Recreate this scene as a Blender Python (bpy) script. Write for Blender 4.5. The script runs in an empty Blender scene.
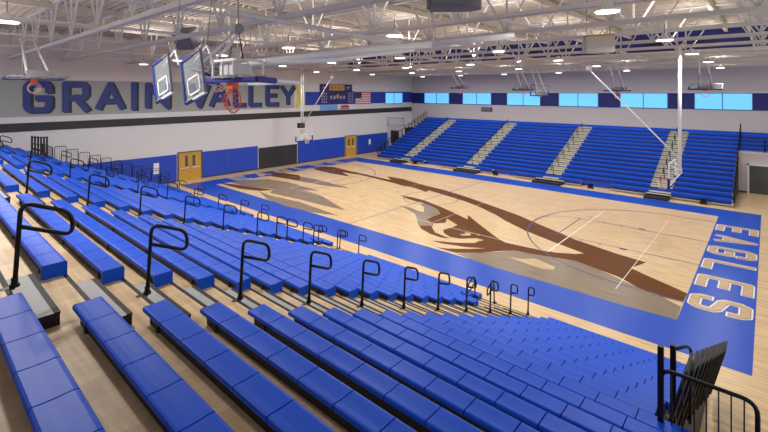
import bpy, bmesh, math, random
from mathutils import Vector, Matrix
from mathutils.geometry import tessellate_polygon
random.seed(7)
S = bpy.context.scene
C = S.collection
R = math.radians

# ---------------------------------------------------------------- camera
cam_d = bpy.data.cameras.new('camera'); cam = bpy.data.objects.new('camera', cam_d); C.objects.link(cam)
cam.location = (17.116, -16.341, 7.198)
cam.rotation_euler = (R(90), 0, 0.728)
cam_d.sensor_width = 36; cam_d.lens = 431.27/768*36
cam_d.shift_y = -(216-92.1)/768
cam_d.clip_start = 0.05; cam_d.clip_end = 300
S.camera = cam
# ---------------------------------------------------------------- world
W = bpy.data.worlds.new('world'); S.world = W; W.use_nodes = True
W.node_tree.nodes['Background'].inputs[0].default_value = (0.95, 0.96, 1.0, 1)
W.node_tree.nodes['Background'].inputs[1].default_value = 0.8
S.view_settings.view_transform = 'Standard'; S.view_settings.look = 'None'
S.view_settings.exposure = 0.0; S.view_settings.gamma = 1.0; S.view_settings.use_curve_mapping = False
LAMP_W = 155          # watts of each high-bay lamp

# ---------------------------------------------------------------- materials
def srgb(r, g, b):
    f = lambda c: (c/255/12.92) if c/255 <= 0.04045 else ((c/255+0.055)/1.055)**2.4
    return (f(r), f(g), f(b), 1)
def mat(name, col, rough=0.5, metal=0.0, emit=0, noise=0.0, nscale=8, spec=0.5, alpha=None):
    m = bpy.data.materials.new(name); m.use_nodes = True
    nt = m.node_tree; b = nt.nodes['Principled BSDF']
    c = srgb(*col)
    b.inputs['Base Color'].default_value = c
    b.inputs['Roughness'].default_value = rough; b.inputs['Metallic'].default_value = metal
    b.inputs['Specular IOR Level'].default_value = spec
    if emit:
        b.inputs['Emission Color'].default_value = c; b.inputs['Emission Strength'].default_value = emit
    if noise:
        tc = nt.nodes.new('ShaderNodeTexCoord'); n = nt.nodes.new('ShaderNodeTexNoise'); n.inputs['Scale'].default_value = nscale
        n.inputs['Detail'].default_value = 4
        mx = nt.nodes.new('ShaderNodeMix'); mx.data_type = 'RGBA'
        mx.inputs[6].default_value = tuple(v*(1-noise) for v in c[:3])+(1,); mx.inputs[7].default_value = tuple(min(1, v*(1+noise)) for v in c[:3])+(1,)
        nt.links.new(tc.outputs['Object'], n.inputs['Vector']); nt.links.new(n.outputs['Fac'], mx.inputs[0]); nt.links.new(mx.outputs[2], b.inputs['Base Color'])
    if alpha is not None:
        b.inputs['Alpha'].default_value = alpha
    return m
def wood(name, c1, c2, c3, rot, row=0.057, rough=0.35, bw=1.6, coat=0.0):
    m = bpy.data.materials.new(name); m.use_nodes = True
    nt = m.node_tree; b = nt.nodes['Principled BSDF']; L = nt.links.new
    tc = nt.nodes.new('ShaderNodeTexCoord'); mp = nt.nodes.new('ShaderNodeMapping'); mp.inputs['Rotation'].default_value = (0, 0, rot)
    br = nt.nodes.new('ShaderNodeTexBrick'); br.offset = 0.37; br.offset_frequency = 2
    br.inputs['Color1'].default_value = srgb(*c1); br.inputs['Color2'].default_value = srgb(*c2); br.inputs['Mortar'].default_value = srgb(*c3)
    br.inputs['Scale'].default_value = 1; br.inputs['Brick Width'].default_value = bw; br.inputs['Row Height'].default_value = row
    br.inputs['Mortar Size'].default_value = 0.0015; br.inputs['Bias'].default_value = -0.1
    mp2 = nt.nodes.new('ShaderNodeMapping'); mp2.inputs['Rotation'].default_value = (0, 0, rot); mp2.inputs['Scale'].default_value = (1.2, 14, 1)
    n = nt.nodes.new('ShaderNodeTexNoise'); n.inputs['Scale'].default_value = 1.0; n.inputs['Detail'].default_value = 5
    mx = nt.nodes.new('ShaderNodeMix'); mx.data_type = 'RGBA'; mx.blend_type = 'MULTIPLY'; mx.inputs[0].default_value = 1
    cr = nt.nodes.new('ShaderNodeValToRGB'); cr.color_ramp.elements[0].position = 0.3; cr.color_ramp.elements[0].color = (0.72, 0.68, 0.62, 1)
    cr.color_ramp.elements[1].position = 0.65; cr.color_ramp.elements[1].color = (1, 1, 1, 1)
    L(tc.outputs['Object'], mp.inputs['Vector']); L(mp.outputs[0], br.inputs['Vector'])
    L(tc.outputs['Object'], mp2.inputs['Vector']); L(mp2.outputs[0], n.inputs['Vector']); L(n.outputs['Fac'], cr.inputs[0])
    L(br.outputs['Color'], mx.inputs[6]); L(cr.outputs[0], mx.inputs[7]); L(mx.outputs[2], b.inputs['Base Color'])
    b.inputs['Roughness'].default_value = rough
    b.inputs['Specular IOR Level'].default_value = 0.3
    b.inputs['Coat Weight'].default_value = coat; b.inputs['Coat Roughness'].default_value = 0.12
    return m
M = {}
M['court'] = wood('court_maple', (232, 204, 160), (220, 188, 142), (196, 164, 120), 0, 0.057, 0.32, 1.1)
M['deck'] = wood('deck_plywood', (224, 196, 156), (208, 178, 136), (172, 142, 106), R(90), 0.12, 0.45, 1.3)
M['paint_blue'] = mat('court_blue', (16, 72, 186), 0.33, noise=0.05, nscale=0.6, spec=0.25)
M['stain_brown'] = wood('eagle_brown', (112, 66, 14), (98, 57, 10), (84, 48, 8), 0, 0.057, 0.42, 1.1)
M['stain_gray'] = wood('eagle_gray', (146, 130, 108), (134, 118, 98), (120, 104, 86), 0, 0.057, 0.32, 1.1)
M['tanpaint'] = wood('letter_tan', (214, 184, 140), (206, 176, 130), (196, 164, 120), 0, 0.057, 0.32, 1.1)
M['stain_brown'].node_tree.nodes['Principled BSDF'].inputs['Specular IOR Level'].default_value = 0.08
M['line_white'] = mat('line_white', (238, 230, 215), 0.35)
M['line_dark'] = mat('line_purple', (58, 52, 130), 0.35)
M['seat'] = mat('seat_blue_plastic', (10, 80, 208), 0.45, noise=0.05, nscale=3, spec=0.22)
M['rowshade'] = mat('row_shade_blue', (16, 40, 120), 0.6)  # darker blue standing in for shade between the far rows
M['black'] = mat('black_powder_coat', (14, 14, 17), 0.45, spec=0.3)
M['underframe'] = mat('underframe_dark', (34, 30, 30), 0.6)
M['stepgray'] = mat('step_grey_vinyl', (165, 166, 168), 0.6, noise=0.08, nscale=12)
M['stepcream'] = mat('step_cream', (190, 188, 176), 0.6, noise=0.06)
M['nosing'] = mat('nosing_black', (28, 27, 30), 0.7)
M['wall_gray'] = mat('wall_grey', (200, 193, 196), 0.8, noise=0.03, nscale=1)
M['wall_white'] = mat('wall_white', (214, 213, 216), 0.75, noise=0.02, nscale=1)
M['wall_upper'] = mat('wall_upper', (216, 206, 200), 0.8, noise=0.03, nscale=1)
M['panel_gray'] = mat('panel_grey', (160, 163, 160), 0.8, noise=0.03, nscale=1)
M['band_black'] = mat('band_black', (44, 44, 50), 0.6)
M['wall_blue'] = mat('wall_pad_blue', (30, 70, 186), 0.45, noise=0.04, nscale=1)
M['navy'] = mat('navy_panel', (28, 34, 112), 0.6, noise=0.08, nscale=2)
M['navy_dark'] = mat('dark_glass', (18, 20, 60), 0.3)
M['blueband'] = mat('blue_band', (30, 62, 165), 0.6)
M['deckceil'] = mat('roof_deck', (200, 190, 176), 0.8, noise=0.07, nscale=3)
M['steel'] = mat('painted_steel', (208, 204, 202), 0.6)
M['steelgray'] = mat('grey_steel', (128, 126, 130), 0.5)
M['whitepipe'] = mat('white_painted_pipe', (222, 222, 224), 0.35)
M['gold'] = mat('door_oak', (196, 150, 56), 0.5, noise=0.12, nscale=5)
M['glassdark'] = mat('door_glass', (70, 76, 80), 0.15)
M['doorgray'] = mat('door_grey', (72, 74, 78), 0.5)
M['pane'] = mat('window_daylight', (110, 196, 255), 0.2, emit=0.75)
M['frame'] = mat('window_frame', (70, 110, 160), 0.4)
M['yellow'] = mat('yellow_paint', (222, 200, 40), 0.5)
M['lt_blue'] = mat('letter_blue', (32, 50, 126), 0.5)
M['lt_black'] = mat('letter_black', (26, 26, 38), 0.5)
M['orange'] = mat('rim_orange', (226, 84, 40), 0.4)
M['net'] = mat('net_white', (225, 220, 215), 0.7)
M['glass'] = mat('backboard_glass', (200, 214, 220), 0.08, alpha=0.13)
M['padblue'] = mat('board_padding_blue', (24, 40, 130), 0.5)
M['lens'] = mat('lamp_lens', (255, 252, 244), 0.3, emit=6)
M['housing'] = mat('lamp_housing', (200, 198, 196), 0.5)
M['speaker'] = mat('speaker_grey', (112, 110, 116), 0.7)
M['speaker_b'] = mat('speaker_beige', (190, 184, 176), 0.7)
M['red'] = mat('flag_red', (190, 40, 52), 0.8)
M['white'] = mat('flag_white', (235, 232, 230), 0.8)
M['flagblue'] = mat('flag_blue', (30, 36, 92), 0.8)
M['sb_navy'] = mat('scoreboard_navy', (38, 34, 100), 0.5)
M['sb_orange'] = mat('scoreboard_orange', (214, 150, 70), 0.5)
M['sb_light'] = mat('scoreboard_lightblue', (110, 160, 226), 0.5)
M['sb_digit'] = mat('scoreboard_digit', (150, 150, 190), 0.5)
M['paper'] = mat('paper', (226, 228, 232), 0.6)

# ---------------------------------------------------------------- mesh helpers
class MB:
    def __init__(s): s.v = []; s.f = []; s.m = []; s.mats = []; s.sm = []
    def mi(s, m):
        if m not in s.mats: s.mats.append(m)
        return s.mats.index(m)
    def add(s, vs, fs, m, smooth=False):
        o = len(s.v); s.v += [tuple(v) for v in vs]; k = s.mi(m)
        for f in fs: s.f.append(tuple(i+o for i in f)); s.m.append(k); s.sm.append(smooth)
    def box(s, x0, x1, y0, y1, z0, z1, m):
        vs = [(x, y, z) for z in (z0, z1) for y in (y0, y1) for x in (x0, x1)]
        s.add(vs, [(0, 2, 3, 1), (4, 5, 7, 6), (0, 1, 5, 4), (2, 6, 7, 3), (0, 4, 6, 2), (1, 3, 7, 5)], m)
    def bbox(s, x0, x1, y0, y1, z0, z1, m, b=0.01):
        # box with chamfered edges
        bm = bmesh.new(); bmesh.ops.create_cube(bm, size=1)
        for v in bm.verts: v.co = Vector(((x0+x1)/2+v.co.x*(x1-x0), (y0+y1)/2+v.co.y*(y1-y0), (z0+z1)/2+v.co.z*(z1-z0)))
        bmesh.ops.bevel(bm, geom=bm.edges[:], offset=b, segments=2, affect='EDGES')
        bm.verts.index_update(); s.add([v.co for v in bm.verts], [tuple(v.index for v in f.verts) for f in bm.faces], m); bm.free()
    def prism_x(s, prof, x0, x1, m, smooth=False):      # profile of (y, z), extruded along x
        n = len(prof); vs = [(x0, y, z) for y, z in prof]+[(x1, y, z) for y, z in prof]
        fs = [(i, (i+1) % n, (i+1) % n+n, i+n) for i in range(n)]
        for t in tessellate_polygon([[Vector((y, z, 0)) for y, z in prof]]):
            fs.append(tuple(t)); fs.append(tuple(i+n for i in reversed(t)))
        s.add(vs, fs, m, smooth)
    def beam(s, a, b, w, h, m, up=(0, 0, 1)):           # rectangular bar from a to b
        a, b = Vector(a), Vector(b); d = (b-a).normalized(); u = Vector(up)
        if abs(d.dot(u)) > 0.98: u = Vector((1, 0, 0))
        r = d.cross(u).normalized()*w/2; u2 = r.cross(d).normalized()*h/2
        vs = [p+i*r+j*u2 for p in (a, b) for i, j in ((-1, -1), (1, -1), (1, 1), (-1, 1))]
        s.add(vs, [(0, 1, 2, 3), (7, 6, 5, 4), (0, 4, 5, 1), (1, 5, 6, 2), (2, 6, 7, 3), (3, 7, 4, 0)], m)
    def tube(s, pts, r, m, n=8, closed=False):
        P = [Vector(p) for p in pts]; k = len(P); rings = []
        prev = None
        for i, p in enumerate(P):
            if closed: t = (P[(i+1) % k]-P[i-1]).normalized()
            else: t = ((P[min(i+1, k-1)]-P[max(i-1, 0)])).normalized()
            if prev is None:
                u = Vector((0, 0, 1)) if abs(t.z) < 0.9 else Vector((1, 0, 0))
                a = t.cross(u).normalized()
            else:
                a = (prev-t*prev.dot(t)).normalized()
            prev = a; b = t.cross(a)
            rings.append([p+(a*math.cos(2*math.pi*j/n)+b*math.sin(2*math.pi*j/n))*r for j in range(n)])
        vs = [v for q in rings for v in q]; fs = []
        for i in range(k if closed else k-1):
            o, q = i*n, ((i+1) % k)*n
            for j in range(n): fs.append((o+j, o+(j+1) % n, q+(j+1) % n, q+j))
        if not closed: fs.append(tuple(range(n-1, -1, -1))); fs.append(tuple((k-1)*n+j for j in range(n)))
        s.add(vs, fs, m, True)
    def cyl(s, c, r0, r1, z0, z1, m, n=24):
        x, y = c
        vs = [(x+r*math.cos(2*math.pi*j/n), y+r*math.sin(2*math.pi*j/n), z) for r, z in ((r0, z0), (r1, z1)) for j in range(n)]
        s.add(vs, [(j, (j+1) % n, (j+1) % n+n, j+n) for j in range(n)]+[tuple(range(n-1, -1, -1)), tuple(range(n, 2*n))], m)
    def poly(s, pts, m, fn=lambda a, b: (a, b, 0)):     # flat polygon; fn maps the 2-D point into space
        fs = [tuple(t) for t in tessellate_polygon([[Vector((a, b, 0)) for a, b in pts]])]
        vs = [fn(a, b) for a, b in pts]; out = []
        for f in fs:
            n = (Vector((*pts[f[1]], 0))-Vector((*pts[f[0]], 0))).cross(Vector((*pts[f[2]], 0))-Vector((*pts[f[0]], 0)))
            out.append(f if n.z > 0 else tuple(reversed(f)))
        s.add(vs, out, m)
    def mesh(s, name):
        me = bpy.data.meshes.new(name); me.from_pydata(s.v, [], s.f)
        for m in s.mats: me.materials.append(M[m])
        me.polygons.foreach_set('material_index', s.m); me.polygons.foreach_set('use_smooth', s.sm); me.update()
        return me
    def build(s, name, parent=None): return put(name, s.mesh(name), parent)
def put(name, me, parent=None, loc=None):
    o = bpy.data.objects.new(name, me); C.objects.link(o)
    if parent: o.parent = parent
    if loc: o.location = loc
    return o
def thing(name, label, cat, loc=(0, 0, 0), rz=0, group=None):
    o = bpy.data.objects.new(name, None); C.objects.link(o); o.location = loc; o.rotation_euler = (0, 0, rz); o.empty_display_size = 0.1
    return tag(o, label, cat, group)
def tag(o, label, cat, group=None):
    o['label'] = label; o['category'] = cat
    if group: o['group'] = group
    return o
def struct(o): o['kind'] = 'structure'; return o
def fillet(pts, r, n=4):                                 # round the corners of a polyline
    P = [Vector(p) for p in pts]; out = [P[0]]
    for i in range(1, len(P)-1):
        a, b, c = P[i-1], P[i], P[i+1]; d1 = (a-b); d2 = (c-b); q = min(r, d1.length*0.48, d2.length*0.48)
        p0 = b+d1.normalized()*q; p2 = b+d2.normalized()*q
        for k in range(n+1):
            t = k/n; out.append(p0*(1-t)**2+b*2*t*(1-t)+p2*t*t)
    return out+[P[-1]]
ORD = ['first', 'second', 'third', 'fourth', 'fifth', 'sixth', 'seventh', 'eighth', 'ninth', 'tenth', 'eleventh', 'twelfth', 'thirteenth', 'fourteenth',
       'fifteenth', 'sixteenth', 'seventeenth', 'eighteenth', 'nineteenth', 'twentieth', 'twenty-first', 'twenty-second', 'twenty-third']
# block letters as strokes in a 1 x 1 box (x, y)
o_ = 0.13
GL = {
 'G': [[(1, .75), (1, 1-o_), (1-o_, 1), (o_, 1), (0, 1-o_), (0, o_), (o_, 0), (1-o_, 0), (1, o_), (1, .45), (.55, .45)]],
 'R': [[(0, 0), (0, 1), (1-o_, 1), (1, 1-o_), (1, .58), (1-o_, .45), (0, .45)], [(.5, .45), (1, 0)]],
 'A': [[(0, 0), (.5, 1), (1, 0)], [(.2, .3), (.8, .3)]],
 'I': [[(.5, 0), (.5, 1)]],
 'N': [[(0, 0), (0, 1), (1, 0), (1, 1)]],
 'V': [[(0, 1), (.5, 0), (1, 1)]],
 'L': [[(0, 1), (0, 0), (1, 0)]],
 'E': [[(1, 1), (0, 1), (0, 0), (1, 0)], [(0, .5), (.8, .5)]],
 'Y': [[(0, 1), (.5, .45), (1, 1)], [(.5, .45), (.5, 0)]],
 'S': [[(1, .78), (1, 1-o_), (1-o_, 1), (o_, 1), (0, 1-o_), (0, .64), (o_, .56), (1-o_, .44), (1, .36), (1, o_), (1-o_, 0), (o_, 0), (0, o_), (0, .22)]],
}
def letter(mb, ch, w, h, sw, ex, layers, fn):
    """strokes of a letter (stroke width sw) as quads with square joints; layers = [(extra half-width, material, height)]; fn(a, b, lift)"""
    eps = 0.0
    for grow, m, lift0 in layers:
        lift = lift0; hw = sw/2+grow
        for st in GL[ch]:
            P = [Vector((ex+sw/2+p[0]*(w-sw), sw/2+p[1]*(h-sw))) for p in st]
            for i in range(len(P)-1):
                a, b = P[i], P[i+1]; d = (b-a).normalized(); n = Vector((-d.y, d.x))*hw
                e0 = d*hw if i == 0 else d*0; e1 = d*hw if i == len(P)-2 else d*0
                if ch in 'AVNY' and len(st) > 1:
                    # trim slanted ends at the cap line
                    e0 = e0*0.4; e1 = e1*0.4
                q = [a-e0-n, b+e1-n, b+e1+n, a-e0+n]
                lift += .00025; mb.poly([tuple(v) for v in q], m, lambda x, y: fn(x, y, lift))
            for i in range(1, len(P)-1):               # joint discs (octagons)
                q = [(P[i].x+hw*1.03*math.cos(R(22.5+45*j)), P[i].y+hw*1.03*math.sin(R(22.5+45*j))) for j in range(8)]
                lift += .00025; mb.poly(q, m, lambda x, y: fn(x, y, lift))
# ================================================================ SETTING
XL, YF, HW, HL = -18.3, 29.0, 15.24, 14.96
GRAY = [
 [(6.72,0.15),(7.48,0.92),(8.53,2.24),(10.18,2.62),(11.00,2.82),(12.03,2.50),(13.52,1.73),(14.34,1.48),(14.93,1.06),(14.96,-0.02),(13.95,-0.08),(12.73,-0.10),(11.36,-0.08),(9.82,-0.11),(8.79,-0.12),(7.78,-0.04)],
 [(-0.29,4.71),(0.43,4.82),(1.33,4.56),(1.68,4.58),(1.08,5.40),(0.39,5.91),(0.50,6.18),(1.20,5.98),(2.12,5.42),(2.62,4.85),(2.64,4.05),(2.59,3.74),(3.37,2.93),(3.82,2.40),(3.29,2.05),(2.79,2.49),(2.24,3.17),(1.54,3.89),(0.60,4.36)],
 [(-14.96,1.17),(-14.88,2.45),(-13.79,3.86),(-11.63,4.29),(-7.25,3.99),(-8.72,3.32),(-10.10,2.09),(-13.27,1.24)],
 [(-14.24,6.17),(-11.24,6.52),(-6.02,6.09),(-8.82,5.30),(-12.65,5.03)],
 [(-10.67,2.48),(-9.55,3.48),(-6.30,3.20),(-2.05,1.69),(-3.80,1.52),(-6.32,1.49),(-9.43,1.21)],
 [(-10.67,1.02),(-8.78,0.79),(-5.79,1.08),(-1.54,0.65),(-3.23,0.06),(-5.69,-0.16),(-7.92,0.06)],
]
BROWN = [
 [(-12.82,11.05),(-10.16,10.88),(-7.12,10.47),(-5.95,10.40),(-7.25,11.38),(-5.51,11.35),(-3.11,10.69),(-0.69,10.26),(1.23,9.68),(3.06,8.97),(4.75,8.30),(6.27,7.66),(7.69,6.85),(9.17,6.09),(10.13,5.54),(10.88,5.30),(12.04,4.90),(13.26,4.62),(12.92,3.54),(13.68,3.08),(14.38,2.71),(14.96,2.36),(14.93,1.52),(14.34,1.48),(13.52,1.73),(12.77,2.28),(12.03,2.50),(11.00,2.82),(10.18,2.62),(9.19,2.33),(8.53,2.24),(8.01,1.71),(7.48,0.92),(6.67,0.23),(6.24,0.20),(5.61,0.20),(6.04,0.37),(6.86,1.02),(7.41,1.60),(6.59,1.12),(5.47,0.80),(4.91,0.78),(5.98,1.32),(6.67,1.90),(6.67,2.18),(6.80,2.54),(6.35,2.56),(6.27,3.09),(5.17,2.74),(4.57,2.97),(4.55,3.74),(3.47,4.35),(3.83,3.66),(3.42,3.05),(3.77,2.47),(4.36,1.90),(5.45,1.62),(5.02,1.47),(4.27,1.58),(3.45,1.92),(3.08,2.32),(3.62,2.68),(3.21,3.16),(2.66,3.54),(2.64,4.87),(2.06,5.51),(1.20,5.98),(0.38,6.24),(-0.19,6.24),(-1.08,6.45),(-2.05,6.83),(-1.11,6.98),(0.11,6.83),(1.81,6.20),(3.14,5.60),(4.43,4.99),(3.98,5.79),(4.89,5.02),(5.97,4.16),(7.01,3.35),(7.71,2.92),(8.90,3.01),(9.34,3.07),(9.97,3.21),(10.73,3.65),(10.98,3.95),(9.49,4.51),(7.74,5.24),(6.09,6.22),(5.21,6.88),(3.39,7.94),(1.95,8.51),(-0.15,9.08),(-1.46,9.45),(-1.30,8.87),(-2.80,9.40),(-3.91,9.39),(-5.03,9.66),(-8.72,10.19),(-12.06,10.36)],
 [(-15.47,0.51),(-13.17,1.23),(-10.04,1.93),(-10.51,1.09),(-12.28,0.51),(-13.97,0.43)],
 [(-15.51,4.74),(-15.48,6.26),(-13.06,6.62),(-11.36,5.32),(-12.65,5.03)],
 [(-14.49,9.28),(-15.27,10.69),(-14.11,11.42),(-10.38,10.75),(-9.61,10.24),(-11.56,10.14),(-9.46,9.13),(-11.93,9.04)],
 [(4.45,2.52),(4.53,3.04),(5.25,3.11),(5.83,3.11),(6.37,2.92),(6.33,2.50),(5.82,1.94),(5.31,1.83),(4.76,2.12)],
]
TAN = [
 [(5.45,2.49),(5.67,2.76),(5.46,2.91),(5.79,3.04),(5.96,2.69),(5.67,2.41)],
 [(8.66,1.34),(9.15,1.48),(9.56,1.88),(10.07,1.78),(10.56,1.59),(10.64,1.26),(10.25,1.05),(9.59,1.14),(9.04,1.23)],
]

fl = MB()
fl.box(XL-0.1, 22, -20, YF+0.1, -0.15, 0, 'court')
def fpoly(p, m, z): fl.poly(p, m, lambda a, b: (a, b, z))
def frect(x0, x1, y0, y1, m, z): fpoly([(x0, y0), (x1, y0), (x1, y1), (x0, y1)], m, z)
frect(-HL, 16.81, -1.97, 0, 'paint_blue', .002); frect(-HL-1.85, -HL, -1.97, HW+1.95, 'paint_blue', .002)
frect(-HL, 16.81, HW, HW+1.95, 'paint_blue', .002); frect(HL, 16.81, 0, HW, 'paint_blue', .002)
for i, p in enumerate(GRAY): fpoly(p, 'stain_gray', .003+.0002*i)
for i, p in enumerate(BROWN): fpoly(p, 'stain_brown', .0045+.0003*i)
for p in TAN: fpoly(p, 'tanpaint', .006)
def stroke(pts, w, m, z):
    for a, b in zip(pts, pts[1:]):
        a, b = Vector(a), Vector(b); d = (b-a).normalized(); n = Vector((-d.y, d.x))*w/2
        fpoly([tuple(a-n-d*0.002), tuple(b-n+d*0.002), tuple(b+n), tuple(a+n)], m, z)
def arc(cx, cy, r, a0, a1, n=24): return [(cx+r*math.cos(R(a0+(a1-a0)*i/n)), cy+r*math.sin(R(a0+(a1-a0)*i/n))) for i in range(n+1)]
for sx in (-1, 1):
    hx = 13.35*sx
    stroke(arc(hx, 7.62, 6.02, 90, 270 if sx > 0 else -90, 40), .065, 'line_dark', .0075)
    stroke([(hx, 7.62+6.02), (HL*sx, 7.62+6.02)], .05, 'line_dark', .0075); stroke([(hx, 1.6), (HL*sx, 1.6)], .05, 'line_dark', .0075)
    for yy in (5.79, 9.45): stroke([(9.12*sx, yy), (HL*sx, yy)], .05, 'line_dark', .0075)
    stroke([(9.12*sx, 5.79), (9.12*sx, 9.45)], .05, 'line_dark', .0075)
    stroke(arc(9.12*sx, 7.62, 1.83, 90, 270 if sx > 0 else -90, 24), .04, 'line_dark', .0075)
    for yy in (5.79, 9.45):
        s = -1 if yy < 7 else 1
        for q, L_ in ((10.3, .05), (11.15, .05), (12.0, .3)): frect(min(q*sx, (q+L_)*sx), max(q*sx, (q+L_)*sx), min(yy, yy+s*.2), max(yy, yy+s*.2), 'line_dark', .0076)
    for q in (3.3, 9.7, 12.95): stroke([(q*sx, 3.1), (q*sx, 12.1)] if q < 12 else [(q*sx, 1.05), (q*sx, 12.1)], (.06 if q == 9.7 else .026), 'line_white', .009)
    stroke([(0, 3.1), (9.7*sx, 3.1)], .035, 'line_white', .009); stroke([(0, 12.1), (9.7*sx, 12.1)], .04, 'line_white', .009)
stroke([(0, 0), (0, HW)], .05, 'line_dark', .0075); stroke(arc(0, 7.62, 1.83, 0, 360, 48), .05, 'line_dark', .0075)
# the letters on the two end borders
for i, ch in enumerate('EAGLES'):
    L_ = [(0.055, 'line_white', .003), (0.0, 'line_dark', .009), (-.012, 'tanpaint', .015)]
    letter(fl, ch, 1.25, 1.62, .27, 0, L_, lambda a, b, l, i=i: (15.08+b, 13.32-2.14*i-a, l))
    letter(fl, ch, 1.25, 1.62, .27, 0, L_, lambda a, b, l, i=i: (-15.08-b, 1.95+2.14*i+a, l))
struct(fl.build('floor'))

# left wall
w = MB()
w.box(XL-0.25, XL, -20, YF+.2, 0, 11.5, 'wall_white')
w.box(XL, XL+.02, -20, YF, 8.0, 11.3, 'wall_upper')
w.box(XL, XL+.03, -20, YF-.1, 4.68, 5.23, 'band_black')
w.box(XL, XL+.02, -20, 9.9, 5.62, 8.0, 'panel_gray')
w.box(XL, XL+.025, 11.25, YF, 5.85, 7.22, 'blueband')
ww = struct(w.build('wall_left'))
pads = MB()
def fpads(y0, y1):
    n = max(1, round((y1-y0)/1.2))
    for i in range(n): pads.box(XL, XL+.05, y0+(y1-y0)*i/n+.004, y0+(y1-y0)*(i+1)/n-.004, .1, 2.2, 'wall_blue')
fpads(-14, -1.6); fpads(.52, 5.75); fpads(10.3, 16.7); fpads(18.7, 24)
pads.box(XL, XL+.03, -14, -1.6, 0, .1, 'band_black'); pads.box(XL, XL+.03, .5, 16.7, 0, .1, 'band_black'); pads.box(XL, XL+.03, 18.7, 24, 0, .1, 'band_black')
struct(pads.build('trim_1'))
# far wall
w = MB()
w.box(XL-.2, 22, YF, YF+.25, 0, 11.5, 'wall_gray')
w.box(XL, 22, YF-.02, YF, 5.72, 7.12, 'navy')
w.box(XL, 22, YF-.06, YF, 7.12, 7.24, 'wall_white')
struct(w.build('wall_far'))
def window(n, pts, horizontal=True, at=0, h0=5.78, h1=7.08):
    a0, a1 = pts; f = MB(); t = .06; mid = (a0+a1)/2
    def bar(p, q, z0, z1):
        if horizontal: f.box(p, q, YF-.09, YF-.02, z0, z1, 'frame')
        else: f.box(XL+.02, XL+.09, p, q, z0, z1, 'frame')
    bar(a0, a1, h0-t, h0); bar(a0, a1, h1, h1+t); bar(a0-t, a0, h0-t, h1+t); bar(a1, a1+t, h0-t, h1+t); bar(mid-t/2, mid+t/2, h0, h1)
    fo = struct(f.build('window_%d' % n))
    for p, q in ((a0, mid-t/2), (mid+t/2, a1)):
        g = MB()
        if horizontal: g.box(p, q, YF-.05, YF-.03, h0, h1, 'pane')
        else: g.box(XL+.03, XL+.05, p, q, h0, h1, 'pane')
        g.build('pane', fo)
for k in range(6): window(k+1, (12.42-5.72*k, 16.14-5.72*k))
window(7, (23.6, 26.9), False)
window(8, (18.1, 21.8))
# roof: high deck over the court, a drop with a navy face, the lower deck over the far seats
r_ = MB()
r_.box(XL-.2, 22, -20, 17.4, 11.2, 11.5, 'deckceil')
for i in range(124):                                     # ribs of the steel deck
    y = -19.8+i*.3; r_.box(XL, 22, y, y+.1, 11.14, 11.2, 'deckceil')
r_.box(XL-.2, 22, 17.4, YF+.2, 9.9, 11.5, 'deckceil')
for i in range(38):
    y = 17.6+i*.3; r_.box(XL, 22, y, y+.1, 9.84, 9.9, 'deckceil')
struct(r_.build('ceiling'))
f = MB(); f.box(XL, 22, 17.32, 17.4, 9.9, 11.2, 'navy')
for i in range(14): f.box(XL+1.0+i*2.8, XL+2.2+i*2.8, 17.29, 17.33, 10.05, 10.75, 'navy_dark')
f.box(XL, 22, 17.25, 17.4, 9.75, 9.9, 'steel')
struct(f.build('trim_2'))
# walls under the far balcony and the near one
w = MB()
w.box(15.45, 22, 24.0, 24.2, 0, 2.95, 'wall_gray'); w.box(15.45, 22, 23.9, 29, 2.82, 2.95, 'wall_gray'); w.box(15.45, 22, 23.97, 24, 0, .1, 'band_black')
w.box(XL, -15.6, 24.0, 24.2, 0, 3.05, 'wall_white'); w.box(XL, -15.6, 23.9, 29, 2.9, 3.05, 'wall_white')
w.box(-17.7, -16.5, 23.97, 24.02, .9, 2.5, 'band_black')
struct(w.build('wall_balcony'))
w = MB()
w.box(16.1, 22, -10.3, -10.15, 0, 2.9, 'wall_gray'); w.box(16.1, 22, -20, -10.15, 2.78, 2.9, 'deck')
w.box(XL, -15.1, -10.3, -10.15, 0, 2.9, 'wall_gray'); w.box(XL, -15.1, -20, -10.15, 2.78, 2.9, 'deck')
struct(w.build('wall_near'))
# doors
def door_pair(n, y0, y1, h, m, lab=None):
    f = MB(); f.box(XL, XL+.08, y0-.08, y0, 0, h+.08, 'doorgray'); f.box(XL, XL+.08, y1, y1+.08, 0, h+.08, 'doorgray'); f.box(XL, XL+.08, y0, y1, h, h+.08, 'doorgray')
    fo = struct(f.build('door_%d' % n)); mid = (y0+y1)/2
    for a, b, s in ((y0, mid-.01, 1), (mid+.01, y1, -1)):
        d = MB(); d.box(XL+.01, XL+.05, a, b, .01, h, m); do = d.build('door_leaf', fo)
        c = mid-s*.3; g = MB(); g.box(XL+.045, XL+.06, c-.11, c+.11, 1.15, h-.25, 'glassdark'); g.build('door_glass', do)
        g = MB(); g.box(XL+.05, XL+.1, a+.1, b-.1, 1.0, 1.06, 'whitepipe'); g.build('push_bar', do)
door_pair(1, -1.45, .4, 2.28, 'gold'); door_pair(2, 16.85, 18.5, 2.22, 'gold')
d = MB(); d.box(16.1, 18.2, 23.93, 24.0, 0, 1.98, 'doorgray'); do = struct(d.build('door_3'))
d = MB(); d.box(15.98, 16.1, 23.9, 24.0, 0, 2.08, 'wall_white'); d.box(15.98, 18.3, 23.9, 24.0, 1.98, 2.08, 'wall_white'); d.build('door_frame', do)

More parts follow.
